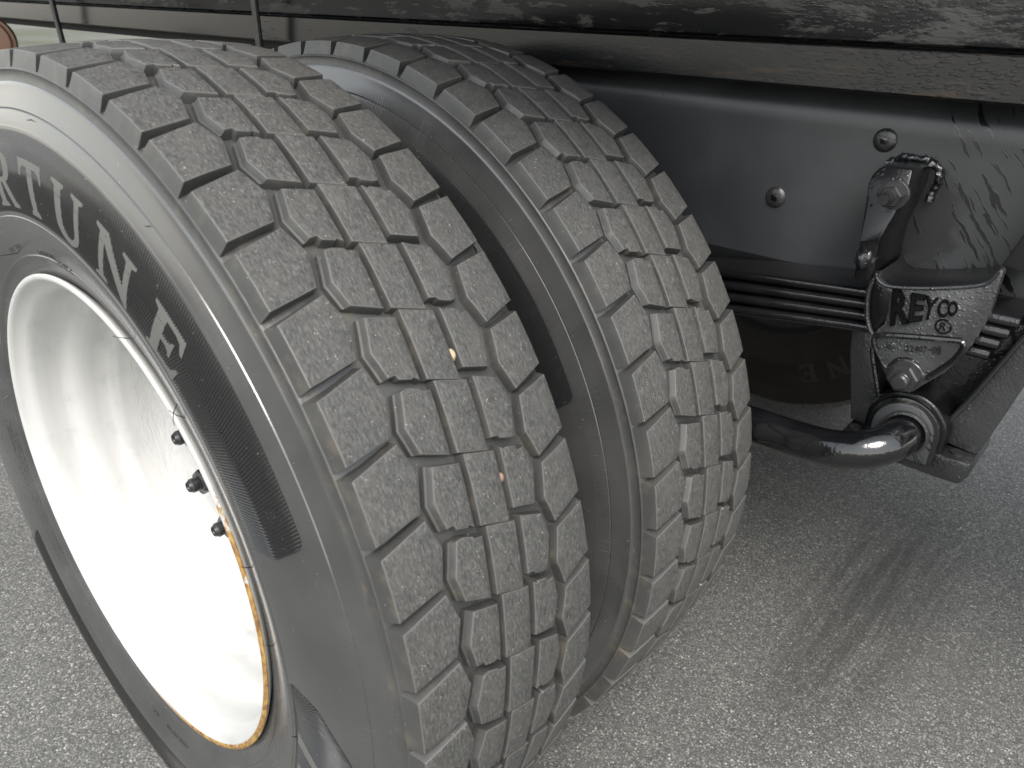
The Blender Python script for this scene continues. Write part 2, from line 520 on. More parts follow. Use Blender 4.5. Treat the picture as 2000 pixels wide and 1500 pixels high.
# outlines in (pitch, millimetre); each edge has its own wall slope
OUT = {
    'LS': ([(0.44, -68.5), (0.02, -60.5), (-0.455, -70.0), (-0.565, -113.3), (0.262, -113.3)], [1.6, 1.6, 0.9, 4.0, 5.6]),
    'RS': ([(0.44, -68.5), (0.02, -60.5), (-0.455, -69.0), (-0.565, -110.3), (0.262, -110.3)], [1.6, 1.6, 5.6, 2.0, 0.9]),
    'LA': ([(0.00, -46.5), (-0.44, -56.2), (-0.80, -51.8), (-0.80, -44.5), (-0.87, -43.0), (-0.925, -32.0), (-0.90, -30.0), (-0.965, -25.5), (-0.12, -20.3)], [4.6, 4.6, .6, .4, .4, .4, .6, 2.0, .8]),
    'LB': ([(-0.005, -46.5), (-0.44, -56.2), (-0.805, -51.8), (-0.97, -26.0), (-0.125, -20.3), (-0.105, -28.0), (0.045 - 0.10, -30.0), (0.10 - 0.10, -40.0)], [4.6, 4.6, .8, 2.0, .6, .4, .4, .4]),
    'M': ([(-0.035, -13.8), (-0.995, -18.8), (-1.155, 12.2), (-0.19, 18.2)], [2.0, .35, 2.0, .35]),
}
def densify(o, sl, step=9.0):
    pts, ss = [], []
    n = len(o)
    for i in range(n):
        a, b = np.array(o[i]), np.array(o[(i + 1) % n])
        d = math.hypot((b[0] - a[0]) * MMU, b[1] - a[1])
        k = max(1, int(d / step))
        for q in range(k):
            pts.append(tuple(a + (b - a) * q / k)); ss.append(sl[i])
    return pts, ss

def offset_poly(P, dist):
    """P list of (s, y) in mm, CCW or CW; dist[i] moves edge i outward"""
    n = len(P)
    area = sum(P[i][0] * P[(i + 1) % n][1] - P[(i + 1) % n][0] * P[i][1] for i in range(n))
    sg = 1 if area > 0 else -1
    L = []
    for i in range(n):
        a, b = np.array(P[i]), np.array(P[(i + 1) % n])
        d = (b - a) / (np.linalg.norm(b - a) + 1e-9)
        nrm = np.array([d[1], -d[0]]) * sg
        L.append((a + nrm * dist[i], d, nrm))
    out = []
    for i in range(n):
        p0, d0, n0 = L[i - 1]
        p1, d1, n1 = L[i]
        cr = d0[0] * d1[1] - d0[1] * d1[0]
        base = np.array(P[i])
        if abs(cr) < 0.12:
            q = base + (n0 * dist[i - 1] + n1 * dist[i]) / 2
        else:
            t = ((p1 - p0)[0] * d1[1] - (p1 - p0)[1] * d1[0]) / cr
            q = p0 + d0 * t
            if np.linalg.norm(q - base) > 3.0 * max(abs(dist[i - 1]), abs(dist[i]), 0.3):
                q = base + (n0 * dist[i - 1] + n1 * dist[i]) / 2
        out.append(tuple(q))
    return out

def block_mesh(name, outline, slopes, reflect, depth, ledge, seed):
    rng = random.Random(seed)
    pts, sl = densify(outline, slopes)
    if reflect:
        pts = REFL(pts)
    P = [(u * MMU + rng.uniform(-.14, .14), y + rng.uniform(-.14, .14)) for u, y in pts]
    big = [v > 3 for v in sl]
    levels = [(0.0, lambda s_: -0.8), (0.25, lambda s_: -0.28), (0.9, lambda s_: 0.02)]
    if ledge:
        levels += [(5.5, lambda s_: s_ * 0.55 if s_ > 3 else s_ * 0.6), (6.0, lambda s_: s_ * 0.95 if s_ > 3 else s_ * 0.66), (depth, lambda s_: s_ * 1.15)]
    else:
        levels += [(depth * 0.5, lambda s_: s_ * 0.45), (depth, lambda s_: s_)]
    bm = bmesh.new()
    rings = []
    for d, fn in levels:
        O = offset_poly(P, [fn(v) for v in sl])
        rings.append([bm.verts.new((q[0], q[1], d)) for q in O])
    n = len(P)
    top = bm.faces.new(rings[0])
    top.material_index = 0
    for a, b in zip(rings[:-1], rings[1:]):
        for i in range(n):
            j = (i + 1) % n
            f = bm.faces.new((a[i], a[j], b[j], b[i]))
            f.material_index = 2 if a is rings[0] or a is rings[1] else 1
    s0, s1 = min(p_[0] for p_ in P), max(p_[0] for p_ in P)
    y0, y1 = min(p_[1] for p_ in P), max(p_[1] for p_ in P)
    for k in np.arange(math.ceil(s0 / 9) * 9, s1, 9):
        bmesh.ops.bisect_plane(bm, geom=list(bm.faces) + list(bm.edges) + list(bm.verts), plane_co=(k + .013, 0, 0), plane_no=(1, 0, 0))
    for k in np.arange(math.ceil(y0 / 16) * 16, y1, 16):
        bmesh.ops.bisect_plane(bm, geom=list(bm.faces) + list(bm.edges) + list(bm.verts), plane_co=(0, k + .017, 0), plane_no=(0, 1, 0))
    bmesh.ops.triangulate(bm, faces=[f for f in bm.faces if len(f.verts) > 4])
    off = seed * 3.7
    for v in bm.verts:
        s_, y_, d = v.co
        wob = 0.25 * noise.noise(Vector((s_ * .08 + off, y_ * .08, d * .1)))
        r = crown(y_ / 1000) - (d + wob) / 1000
        t = s_ / MMU * PITCH
        v.co = (r * math.cos(t), y_ / 1000, r * math.sin(t))
    me = bpy.data.meshes.new(name)
    bm.to_mesh(me); bm.free()
    return finish(me, ['tread', 'rubber', 'edge'], 34)

VAR = 4
BLK = {}
for v in range(VAR):
    BLK['LS', v] = block_mesh('tread_block', *OUT['LS'], False, 16.5, False, 11 + v)
    BLK['RS', v] = block_mesh('tread_block', *OUT['RS'], True, 16.5, False, 31 + v)
    BLK['LA', v] = block_mesh('tread_block', *OUT['LA'], False, 14.5, True, 51 + v)
    BLK['LB', v] = block_mesh('tread_block', *OUT['LB'], False, 14.5, True, 71 + v)
    BLK['RA', v] = block_mesh('tread_block', *OUT['LA'], True, 14.5, True, 91 + v)
    BLK['RB', v] = block_mesh('tread_block', *OUT['LB'], True, 14.5, True, 111 + v)
    BLK['M', v] = block_mesh('tread_block', *OUT['M'], False, 14.5, False, 131 + v)

# ------------------------------------------------------------------ tyre: carcass
SIDE = [  # (r, y) outboard half, from groove floor to bead
    (0.5190, 0.0), (0.5185, -0.03), (0.5173, -0.06), (0.5160, -0.085), (0.5142, -0.098), (0.5118, -0.106), (0.5098, -0.1120), (0.5087, -0.1150),
    (0.5085, -0.1168), (0.5076, -0.1177), (0.5066, -0.1180), (0.5058, -0.1176), (0.5045, -0.1174), (0.5000, -0.1178), (0.4960, -0.1193),
    (0.4950, -0.1199), (0.4940, -0.1204), (0.4930, -0.1207), (0.4920, -0.1209), (0.4860, -0.1227), (0.4800, -0.1246), (0.4732, -0.1268),
    (0.4728, -0.1264), (0.4719, -0.1264), (0.4714, -0.1274), (0.4650, -0.1297), (0.4590, -0.1315), (0.4568, -0.1321), (0.4562, -0.13235), (0.4554, -0.1325), (0.4546, -0.1327),
    (0.4480, -0.1343), (0.4400, -0.1364), (0.4300, -0.1384), (0.4200, -0.1398), (0.4100, -0.1407), (0.4000, -0.1411),
    (0.3900, -0.1410), (0.3800, -0.1404), (0.3720, -0.1396), (0.3690, -0.1390), (0.3682, -0.1396), (0.3660, -0.1394),
    (0.3580, -0.1376), (0.3480, -0.1346), (0.3380, -0.1308), (0.3300, -0.1276), (0.3250, -0.1256), (0.3240, -0.1262), (0.3225, -0.1258),
    (0.3200, -0.1236), (0.3150, -0.1216), (0.3100, -0.1202), (0.3060, -0.1190), (0.3000, -0.1160), (0.2900, -0.1100), (0.2870, -0.1000)]
def side_y(r):
    S = sorted(SIDE[14:])
    return float(np.interp(r, [q[0] for q in S], [q[1] for q in S]))

def make_carcass(mats=('side', 'rubber')):
    prof = SIDE + [(0.2870, 0.1000)] + [(r, -y) for r, y in reversed(SIDE[1:-1])]
    prof = prof + [prof[0]]
    vs_, fs = lathe(prof[:-1], 312)
    k = len(prof) - 1
    for i in range(312):
        j = (i + 1) % 312
        fs.append((i * k + k - 1, i * k, j * k, j * k + k - 1))
    me = bpy.data.meshes.new('tyre')
    me.from_pydata(vs_, [], fs)
    me.polygons.foreach_set('material_index', [1 if all(math.hypot(vs_[v][0], vs_[v][2]) > .4958 for v in f) else 0 for f in fs])
    return finish(me, mats, 40)
CARCASS = make_carcass()
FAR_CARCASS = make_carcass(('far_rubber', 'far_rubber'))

# ------------------------------------------------------------------ tyre: serrated band, letters
def band_mesh(th0, th1, r0, r1, taper):
    """fine moulded ridges between two angles (degrees, th0 < th1)"""
    pitch = 0.0029
    ncol = int((R_(th1) - R_(th0)) * 0.41 / pitch) * 4
    rows = 13
    vs_, fs = [], []
    for i in range(ncol + 1):
        f = i / ncol
        for q in range(rows):
            g = q / (rows - 1)
            th = R_(th0) + (R_(th1) - R_(th0)) * f
            a0, a1 = r0, r1
            # rounded or pointed ends
            e0 = f * R_(th1 - th0) * 0.41
            e1 = (1 - f) * R_(th1 - th0) * 0.41
            if taper:
                a1 = r0 + (r1 - r0) * min(1, max(0.02, e1 / 0.055)) ** 0.7
            for e in ((e0,) if taper else (e0, e1)):
                if e < 0.008:
                    cut = 0.008 - math.sqrt(max(0, 0.008 ** 2 - (0.008 - e) ** 2))
                    a1 -= cut; a0 += cut * 0.6
            r = a0 + (a1 - a0) * g
            kink = 0.414
            th += (0.55 * abs(r - kink) if r > kink else 0.75 * abs(r - kink)) * (1 if not taper else -1.6)
            hgt = (0.00025, 0.00125, 0.00125, 0.00025)[i % 4] if 0 < q < rows - 1 else 0.0002
            vs_.append((r * math.cos(th), side_y(r) - hgt, r * math.sin(th)))
    for i in range(ncol):
        for q in range(rows - 1):
            fs.append((i * rows + q, i * rows + q + 1, (i + 1) * rows + q + 1, (i + 1) * rows + q))
    me = bpy.data.meshes.new('serrated_band')
    me.from_pydata(vs_, [], fs)
    return finish(me, ['band'], 25)
BAND1 = band_mesh(23.0, 146.0, 0.3735, 0.4535, False)
BAND2 = band_mesh(-150.0, 5.5, 0.3735, 0.4500, True)

def arc_pts(cx, cy, rx, ry, a0, a1, n):
    return [(cx + rx * math.cos(R_(a0 + (a1 - a0) * i / n)), cy + ry * math.sin(R_(a0 + (a1 - a0) * i / n))) for i in range(n + 1)]
E_TOP = [(0, 1), (.86, 1), (.92, .70), (.85, .70), (.76, .86), (.64, .90), (.37, .90), (.37, .57), (.52, .57), (.60, .61), (.63, .69), (.69, .69), (.69, .35), (.63, .35), (.60, .43), (.52, .47), (.37, .47)]
GLY = {
    'T': (.94, [[(0, .68), (.055, .68), (.11, .82), (.22, .88), (.36, .88), (.36, .12), (.27, .06), (.27, 0), (.67, 0), (.67, .06), (.58, .12), (.58, .88), (.72, .88), (.83, .82), (.885, .68), (.94, .68), (.94, 1), (0, 1)]]),
    'U': (1.08, [[(0, 1), (.43, 1), (.43, .95), (.34, .90), (.34, .32)] + arc_pts(.575, .32, .235, .225, 180, 360, 8)[1:] + [(.81, .90), (.70, .95), (.70, 1), (1.08, 1), (1.08, .95), (.97, .90), (.97, .30)] + arc_pts(.54, .30, .43, .33, 0, -180, 12)[1:] + [(.11, .90), (0, .95)]]),
    'N': (1.20, [[(0, 1), (.36, 1), (.92, .36), (.92, .90), (.80, .95), (.80, 1), (1.20, 1), (1.20, .95), (1.08, .90), (1.08, -.03), (.97, -.03), (.28, .77), (.28, .10), (.40, .05), (.40, 0), (0, 0), (0, .05), (.12, .10), (.12, .90), (0, .95)]]),
    'E': (.98, [E_TOP + [(.37, .10), (.66, .10), (.80, .15), (.91, .32), (.98, .32), (.92, 0), (0, 0), (0, .05), (.12, .10), (.12, .90), (0, .95)]]),
    'F': (.92, [E_TOP + [(.37, .10), (.50, .05), (.50, 0), (0, 0), (0, .05), (.12, .10), (.12, .90), (0, .95)]]),
    'R': (1.08, [[(0, 1), (.58, 1), (.76, .97), (.89, .88), (.93, .74), (.89, .60), (.78, .51), (.66, .475), (.95, .10), (1.08, .05), (1.08, 0), (.78, 0), (.45, .455), (.37, .455), (.37, .10), (.48, .05), (.48, 0), (0, 0), (0, .05), (.12, .10), (.12, .90), (0, .95)],
                 [(.37, .91), (.52, .91), (.62, .86), (.66, .74), (.62, .61), (.52, .55), (.37, .55)]]),
    'O': (1.12, [arc_pts(.56, .5, .56, .52, 0, 360, 28)[:-1], arc_pts(.56, .5, .29, .40, 0, 360, 22)[:-1]]),
    '/': (.9, [[(0, 0.02), (.36, .0), (.98, 1.0), (.72, .86)]]),
}
def fill(loops):
    bm = bmesh.new()
    edges = []
    for lp in loops:
        vv = [bm.verts.new((x, y, 0)) for x, y in lp]
        for i in range(len(vv)):
            edges.append(bm.edges.new((vv[i], vv[(i + 1) % len(vv)])))
    bmesh.ops.triangle_fill(bm, use_beauty=True, edges=edges, normal=(0, 0, 1))
    return bm
def letter_mesh(ch, thc, r0=0.3795, hgt=0.0525):
    w, loops = GLY[ch]
    bm = fill(loops)
    for k in (.2, .4, .6, .8):
        bmesh.ops.bisect_plane(bm, geom=list(bm.faces) + list(bm.edges) + list(bm.verts), plane_co=(0, k + .003, 0), plane_no=(0, 1, 0))
    for k in (.33, .66):
        bmesh.ops.bisect_plane(bm, geom=list(bm.faces) + list(bm.edges) + list(bm.verts), plane_co=(k * w + .003, 0, 0), plane_no=(1, 0, 0))
    ret = bmesh.ops.extrude_face_region(bm, geom=list(bm.faces))
    topv = [g_ for g_ in ret['geom'] if isinstance(g_, bmesh.types.BMVert)]
    for v in topv:
        v.co.z = 1.0
    for v in bm.verts:
        x, y, z = v.co
        r = r0 + hgt * y
        th = R_(thc) - (x - w / 2) * hgt / 0.406
        v.co = (r * math.cos(th), side_y(r) - 0.0013 * (z if z > 0 else -1.5), r * math.sin(th))
    me = bpy.data.meshes.new('letter')
    bm.to_mesh(me); bm.free()
    return finish(me, ['letter'], 30)
WORD = [('F', 117.4), ('O', 107.0), ('R', 96.3), ('T', 86.0), ('U', 75.4), ('N', 63.5), ('E', 51.2)]
LETTERS = [letter_mesh(c, t) for c, t in WORD] + [letter_mesh('/', -9.0), letter_mesh('/', -16.5)]

def whisker_mesh(th, r, L, lean):
    c, s_ = math.cos(th), math.sin(th)
    y = side_y(r)
    tx, tz = -s_, c
    p = [(r * c, y + .001, r * s_)]
    for k in (0.4, 0.75, 1.0):
        q = k * L
        p.append((r * c + tx * q * lean, y - q * (1 - .5 * k * abs(lean)), r * s_ + tz * q * lean))
    me = bpy.data.meshes.new('rubber_whisker')
    v_, f_ = tube(p, [.0006, .0005, .0004, .0003], 5)
    me.from_pydata([tuple(q) for q in v_], [], f_)
    return finish(me, ['band'], 60)

def make_tyre(parent, phase, blocks=True, spin=0.0):
    """carcass with every tread block as a sub-part; phase in pitches"""
    t = link('tyre', CARCASS if blocks else FAR_CARCASS, parent)
    t.rotation_euler = (0, -spin, 0)
    deco = [link('serrated_band', b, t) for b in (BAND1, BAND2)] + [link('letter', lm, t) for lm in LETTERS]
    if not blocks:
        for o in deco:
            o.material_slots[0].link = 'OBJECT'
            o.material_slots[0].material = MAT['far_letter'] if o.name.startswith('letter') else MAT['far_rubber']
    rng = random.Random(int(phase * 100) + 3)
    if blocks:
        for k in range(NP):
            for rib in ('LS', 'L', 'M', 'R', 'RS'):
                key = rib
                if rib in 'LR':
                    key = rib + ('A' if (k % 2 == 0) == (rib == 'L') else 'B')
                a = (k + phase) * PITCH
                if 0.500 * math.sin(a) < GROUND + 0.008:
                    continue
                o = link('tread_block', BLK[key, rng.randrange(VAR)], t)
                o.rotation_euler = (0, -a, 0)
    else:
        bm = bmesh.new()
        for k in range(NP):
            for key in ('LS', 'M', 'RS', 'LA' if k % 2 == 0 else 'LB', 'RB' if k % 2 == 0 else 'RA'):
                me = BLK[key, 0].copy()
                me.transform(Matrix.Rotation(-(k + phase) * PITCH, 4, 'Y'))
                bm.from_mesh(me)
                bpy.data.meshes.remove(me)
        me = bpy.data.meshes.new('tread')
        bm.to_mesh(me); bm.free()
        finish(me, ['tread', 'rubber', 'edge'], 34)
        o = link('tread', me, t)
        o['kind'] = 'stuff'
    return t

# ------------------------------------------------------------------ rim
RIM = [(0.2960, -0.1150), (0.3010, -0.1195), (0.3034, -0.1225), (0.3038, -0.1245), (0.3022, -0.1262), (0.2990, -0.1264), (0.2966, -0.1252),
       (0.2945, -0.1215), (0.2915, -0.1165), (0.2870, -0.1120), (0.2830, -0.1080), (0.2806, -0.1020), (0.2798, -0.0900), (0.2790, -0.0760),
       (0.2765, -0.0700), (0.2700, -0.0640), (0.2640, -0.0580), (0.2610, -0.0500), (0.2596, -0.0380), (0.2590, -0.0250), (0.2560, -0.0190), (0.2520, -0.0140), (0.2500, -0.0040),
       (0.2490, 0.0150), (0.2460, 0.0300), (0.2390, 0.0430), (0.2280, 0.0520), (0.2120, 0.0580), (0.1950, 0.0610), (0.1900, 0.0640), (0.1780, 0.0655),
       (0.1300, 0.0660), (0.1200, 0.0640), (0.1130, 0.0600), (0.1100, 0.0560), (0.1080, 0.0660), (0.1080, 0.0900)]
def make_rim(parent, mirror=False):
    sg = -1 if mirror else 1
    vs_, fs = lathe([(r, y * sg) for r, y in RIM], 160)
    bm = bmesh.new()
    me = bpy.data.meshes.new('rim'); me.from_pydata(vs_, [], fs)
    finish(me, ['rim'], 50)
    o = link('rim', me, parent)
    # outer barrel closing the inside of the rim
    vs_, fs = lathe([(0.2960, -0.1150 * sg), (0.2860, -0.1100 * sg), (0.2840, 0.115 * sg), (0.2990, 0.121 * sg), (0.2975, 0.1235 * sg), (0.2800, 0.115 * sg), (0.2560, 0.09 * sg), (0.2520, 0.02 * sg)], 120)
    build('barrel', vs_, fs, 'rim', o)
    return o
def make_hub(parent):
    vs_, fs = lathe([(0.1075, 0.09), (0.1060, 0.062), (0.102, 0.058), (0.085, 0.055), (0.078, 0.050), (0.074, 0.048), (0.002, 0.048)], 48)
    build('hub_cap', vs_, fs, 'rim', parent)
def make_nuts(parent, n=10, rc=0.120, base=0.064, a0=-149.6):
    bm = bmesh.new()
    def ring(r, y, k, rot=0.0):
        return [bm.verts.new((r * math.cos(rot + 2 * PI * i / k), y, r * math.sin(rot + 2 * PI * i / k))) for i in range(k)]
    def loft(rings):
        for a, b in zip(rings[:-1], rings[1:]):
            k = len(a)
            for i in range(k):
                bm.faces.new((a[i], a[(i + 1) % k], b[(i + 1) % k], b[i]))
        bm.faces.new(rings[-1])
    loft([ring(.024, 0, 24), ring(.024, -.017, 24), ring(.0205, -.021, 24), ring(.018, -.021, 24)])
    loft([ring(.0195, -.020, 6), ring(.0195, -.042, 6), ring(.0165, -.045, 6)])
    nut = bpy.data.meshes.new('lug_nut'); bm.to_mesh(nut); bm.free(); finish(nut, ['steel'], 30)
    bm = bmesh.new()
    prof = [(.0105, -.03)]
    for i in range(12):
        y = -.032 - i * .0021
        prof += [(.0108, y), (.0096, y - .001)]
    prof += [(.0085, -.0585), (.0075, -.0605), (.0065, -.0600), (.0055, -.0575), (.0005, -.0575)]
    v_, f_ = lathe(prof, 16)
    st = bpy.data.meshes.new('stud'); st.from_pydata(v_, [], f_); finish(st, ['steel'], 30)
    for i in range(n):
        a = R_(a0 + 360 * i / n)
        o = link('lug_nut', nut, parent, (rc * math.cos(a), base, rc * math.sin(a)))
        o.rotation_euler = (0, random.uniform(0, 1), 0)
        link('stud', st, o)

# ------------------------------------------------------------------ wheels
wheel = empty('truck_wheel', (0, 0, 0))
tag(wheel, 'outer dual truck wheel with deep white rim and worn blocky tread', 'wheel', 'dual wheels of the near side')
ty = make_tyre(wheel, 0.0)
for th, r, L, ln in [(48, .326, .022, -.9), (44.5, .336, .016, .8), (62, .322, .02, .5), (20, .345, .012, .5), (5, .335, .010, .6), (-3, .37, .008, -.5),
                     (-8, .375, .008, .7), (100, .455, .006, .2), (86, .468, .004, .1), (60, .47, .004, .2), (110, .33, .022, -.3), (-62, .34, .012, .5), (170, .33, .014, .6)]:
    link('rubber_whisker', whisker_mesh(R_(th), r, L, ln), ty)
def embossed(rows, seed):
    # tiny raised strokes of moulded sidewall text too worn to read: (r, th0, th1, height) per row
    rng = random.Random(seed)
    vs_, fs = [], []
    for r, t0, t1, h in rows:
        n = max(3, int(abs(R_(t1 - t0)) * r / .0021))
        for i in range(n):
            if rng.random() < .14:
                continue
            th = R_(t0 + (t1 - t0) * i / n)
            kind = rng.random()
            quads = []
            if kind < .75:
                quads.append((r - h / 2, r + h / 2, th - .0004 / r, th + .0004 / r))
            if kind > .35:
                rr = r + h * rng.choice((-.45, 0, .45))
                quads.append((rr - .0004, rr + .0004, th - .0004 / r, th + .0019 / r))
            for r0, r1, a0, a1 in quads:
                b0 = len(vs_)
                for lift in (-.0006, .0008):
                    for rr, aa in ((r0, a0), (r1, a0), (r1, a1), (r0, a1)):
                        vs_.append((rr * math.cos(aa), side_y(rr) - lift, rr * math.sin(aa)))
                fs.append((b0 + 4, b0 + 5, b0 + 6, b0 + 7))
                for q in range(4):
                    fs.append((b0 + q, b0 + (q + 1) % 4, b0 + 4 + (q + 1) % 4, b0 + 4 + q))
    o = build('embossed_text', vs_, fs, 'side', ty)
    o['kind'] = 'stuff'
embossed([(.3355, 113, 104, .0050)], 1)
embossed([(.3290, 98, 90.5, .0050), (.3235, 90.5, 83.5, .0045)], 2)
embossed([(.3470, 178, 222, .0030), (.3410, 178, 222, .0030), (.3350, 181, 219, .0026)], 3)
embossed([(.3410, -94, -97, .0045), (.3410, -80, -90, .0045)], 4)
rim = make_rim(wheel)
make_hub(wheel)
make_nuts(wheel)

SP = 0.3452
wheel2 = empty('truck_wheel', (0, SP, 0))
tag(wheel2, 'inner dual truck wheel in the shade, between the white rimmed wheel and the frame', 'wheel', 'dual wheels of the near side')
make_tyre(wheel2, 0.507)
make_rim(wheel2, True)

FAR = 1.83
wheel3 = empty('truck_wheel', (0, FAR, 0))
tag(wheel3, 'far side truck wheel seen dimly under the leaf spring', 'wheel')
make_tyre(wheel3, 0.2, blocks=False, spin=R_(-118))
v_, f_ = lathe([(.300, -.115), (.292, -.118), (.280, -.100), (.262, -.092), (.214, -.090), (.210, -.150), (.070, -.152), (.064, -.30)], 64)
build('brake_drum', v_, f_, 'under', wheel3)

# axle tube joining the wheels
v_, f_ = tube([(0, .14, 0), (0, .40, 0), (0, .60, 0), (0, 1.75, 0), (0, 2.0, 0)], [.10, .10, .064, .064, .10], 28)
tag(build('axle', v_, f_, 'under'), 'dark axle tube running across under the trailer', 'axle')

# stones lodged in the grooves
def pebble(name_label, mat, u, y, phase, wy, size, d=.004):
    bm = bmesh.new()
    bmesh.ops.create_icosphere(bm, subdivisions=2, radius=1)
    sd_ = random.random() * 50
    for v in bm.verts:
        v.co *= 1 + .3 * noise.noise(v.co * 1.3 + Vector((sd_, 0, 0)))
        v.co = Vector((v.co.x * size * .8, v.co.y * size, v.co.z * size * 1.5))
    a = (u + phase) * PITCH
    r = crown(y) - d
    o = from_bm('pebble', bm, mat, None, 30, (r * math.cos(a), y + wy, r * math.sin(a)))
    o.rotation_euler = (0, -a, 0)
    return tag(o, name_label, 'pebble')
pebble('white pebble lodged in the tread groove of the inner wheel', 'stone_white', 8.63, .0165, .507, SP, .0036)
pebble('tan pebble lodged in a groove of the outer tyre', 'stone_tan', 5.18, .0170, 0, 0, .0034, .003)
pebble('reddish pebble low in a groove of the outer tyre', 'stone_red', 3.42, .0195, 0, 0, .0028)

# ------------------------------------------------------------------ trailer body
body = empty('trailer_body', (0, 1.1, .49))
tag(body, 'black painted trailer body with scabbed paint above the wheels', 'trailer')
X0, X1 = -7.0, 2.6
def extrude_x(name, prof, mat, parent, x0=X0, x1=X1, ang=35, n=1):
    """profile [(y, z)] closed, along X"""
    vs_, fs = [], []
    k = len(prof)
    for i in range(n + 1):
        x = x0 + (x1 - x0) * i / n
        vs_ += [(x, y, z) for y, z in prof]
    for i in range(n):
        for q in range(k):
            fs.append((i * k + q, i * k + (q + 1) % k, (i + 1) * k + (q + 1) % k, (i + 1) * k + q))
    fs.append(tuple(range(k))); fs.append(tuple(n * k + q for q in range(k)))
    o = build(name, vs_, fs, mat, None, ang)
    o.parent = parent
    o.matrix_parent_inverse = Matrix.Translation(parent.location).inverted()
    return o
extrude_x('bottom_rail', [(.5632, .4876), (.5650, .4868), (.640, .4868), (.640, .5340), (.570, .5340), (.5665, .5335), (.5645, .5318), (.5618, .4895)], 'rail', body)
extrude_x('side_panel', [(.5660, .5375), (.5620, .5400), (.5605, .5450), (.5640, .60), (.5640, .66), (.60, .66), (.60, .5375)], 'panel', body)
extrude_x('inner_rail', [(.590, .4685), (.640, .4685), (.640, .4866), (.590, .4866)], 'under', body, X0, -.56)
extrude_x('added_overhang', [(.01, .78), (.5638, .74), (.5638, 1.30), (.01, 1.30)], 'panel', body, X0, .56)  # unseen body overhang, added and shaped to shade the inner tyre
extrude_x('front_wall', [(.5639, .662), (.60, .662), (.60, 1.30), (.5639, 1.30)], 'panel', body, X0, .56)
extrude_x('deck', [(.6405, .500), (2.00, .500), (2.00, .560), (.6405, .560)], 'under', body)
extrude_x('far_rail', [(2.001, .4868), (2.06, .4868), (2.06, .62), (2.001, .62)], 'under', body)

# slider frame rail carrying the suspension
frame = empty('frame_rail', (0.8, .66, .24))
tag(frame, 'satin black frame rail with spray runs behind the suspension hanger', 'frame rail')
def under(parent, o):
    o.parent = parent
    o.matrix_parent_inverse = Matrix.Translation(parent.location).inverted()
    return o
prof = [(.620, .262), (.620, .440)] + [(.632 - .012 * math.cos(R_(a)), .440 + .030 * math.sin(R_(a))) for a in (20, 40, 60, 80)] + [(.645, .4866), (.700, .4866), (.700, .245), (.632, .245)]
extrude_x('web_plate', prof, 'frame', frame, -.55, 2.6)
prof = [(.560, .2350), (.560, .2448), (.702, .2448), (.702, .2350)]
for (x, z) in ((.5491, .4314), (.4269, .3435)):
    v_, f_ = lathe([(.0140, .002), (.0138, -.0012), (.0122, -.0030), (.0090, -.0042), (.0060, -.0047), (.0005, -.0048)], 28)
    b_ = build('bolt_head', [(q[0] + x, q[1] + .620, q[2] + z) for q in v_], f_, 'black_flat')
    under(frame, b_)
    bm = prism([(-.0040 + x, -.0034 + z), (.0040 + x, -.0040 + z), (.0041 + x, .0038 + z), (-.0039 + x, .0041 + z)], .6140, .6175, .0006)
    sq = from_bm('square_recess', bm, 'black_smooth')
    sq.parent = b_

# hanging rods in front of the body
for (x, y, lean, lab) in ((-1.60, .525, .028, 'thin black rod hanging in front of the rail, nearer the trailer end'), (-.625, .525, .006, 'thin black rod hanging in front of the rail, just behind the tyre tops')):
    v_, f_ = tube([(x - lean * 1.2, y, 1.0), (x - lean * .3, y, .60), (x, y, .50), (x + lean, y - .004, .40), (x + lean * 1.2, y, .33)], .0075, 10)
    tag(build('hanging_rod', v_, f_, 'black_flat'), lab, 'rod', 'rods hanging in front of the rail')

# marker reflector on a bracket
rx, ry, rz = -1.420, .30, .457
rf = empty('marker_reflector', (rx, ry, rz))
tag(rf, 'round amber reflector on a bracket at the far end of the trailer', 'reflector')
v_, f_ = lathe([(.055, .010), (.055, -.004), (.049, -.006), (.049, -.008), (.046, -.012), (.020, -.016), (.0005, -.017)], 40)
o = build('lens', v_, f_, 'amber', rf)
o.rotation_euler = (0, 0, R_(50))
o = from_bm('bracket', box(-.40, -.01, .006, .014, -.012, .012, .002), 'black_flat', rf)

# ------------------------------------------------------------------ leaf spring
spring = empty('leaf_spring', (.5, .58, .22))
tag(spring, 'glossy black leaf spring pack running from the hanger to behind the tyre', 'leaf spring')
def leaf(x0, x1, ztop, th, y0=.541, y1=.617):
    n = 26
    vs_, fs = [], []
    for i in range(n + 1):
        x = x0 + (x1 - x0) * i / n
        zt = ztop(x)
        h_ = th / 2
        prof = [(y0 + h_ - h_ * math.cos(R_(a)), zt - h_ + h_ * math.sin(R_(a))) for a in (-80, -50, -20, 15, 50, 80)]
        prof += [(y1 - .002, zt), (y1, zt - .002), (y1, zt - th + .002), (y1 - .002, zt - th)]
        vs_ += [(x, y, z) for y, z in prof]
    for i in range(n):
        for q in range(10):
            fs.append((i * 10 + q, i * 10 + (q + 1) % 10, i * 10 + 10 + (q + 1) % 10, i * 10 + 10 + q))
    fs.append(tuple(range(10))); fs.append(tuple(n * 10 + q for q in range(10)))
    return under(spring, build('leaf', vs_, fs, 'spring', None, 40))
def ztop(k):
    # arched main leaf, the lower leaves spread apart towards the axle
    return lambda x: .160 + .217 * min(1, max(0, (x + .0) / .62)) ** 1.0 * .56 + .012 - k * (.0146 + .0030 * max(0, (.62 - x)) / .4) if False else (.2805 - .115 * max(0, (.66 - x)) ** 1.15 - k * (.0142 + .012 * max(0, .60 - x)))
leaf(-.70, .748, ztop(0), .0125)
leaf(-.66, .742, ztop(1), .0125)
leaf(-.62, .736, ztop(2), .0125)
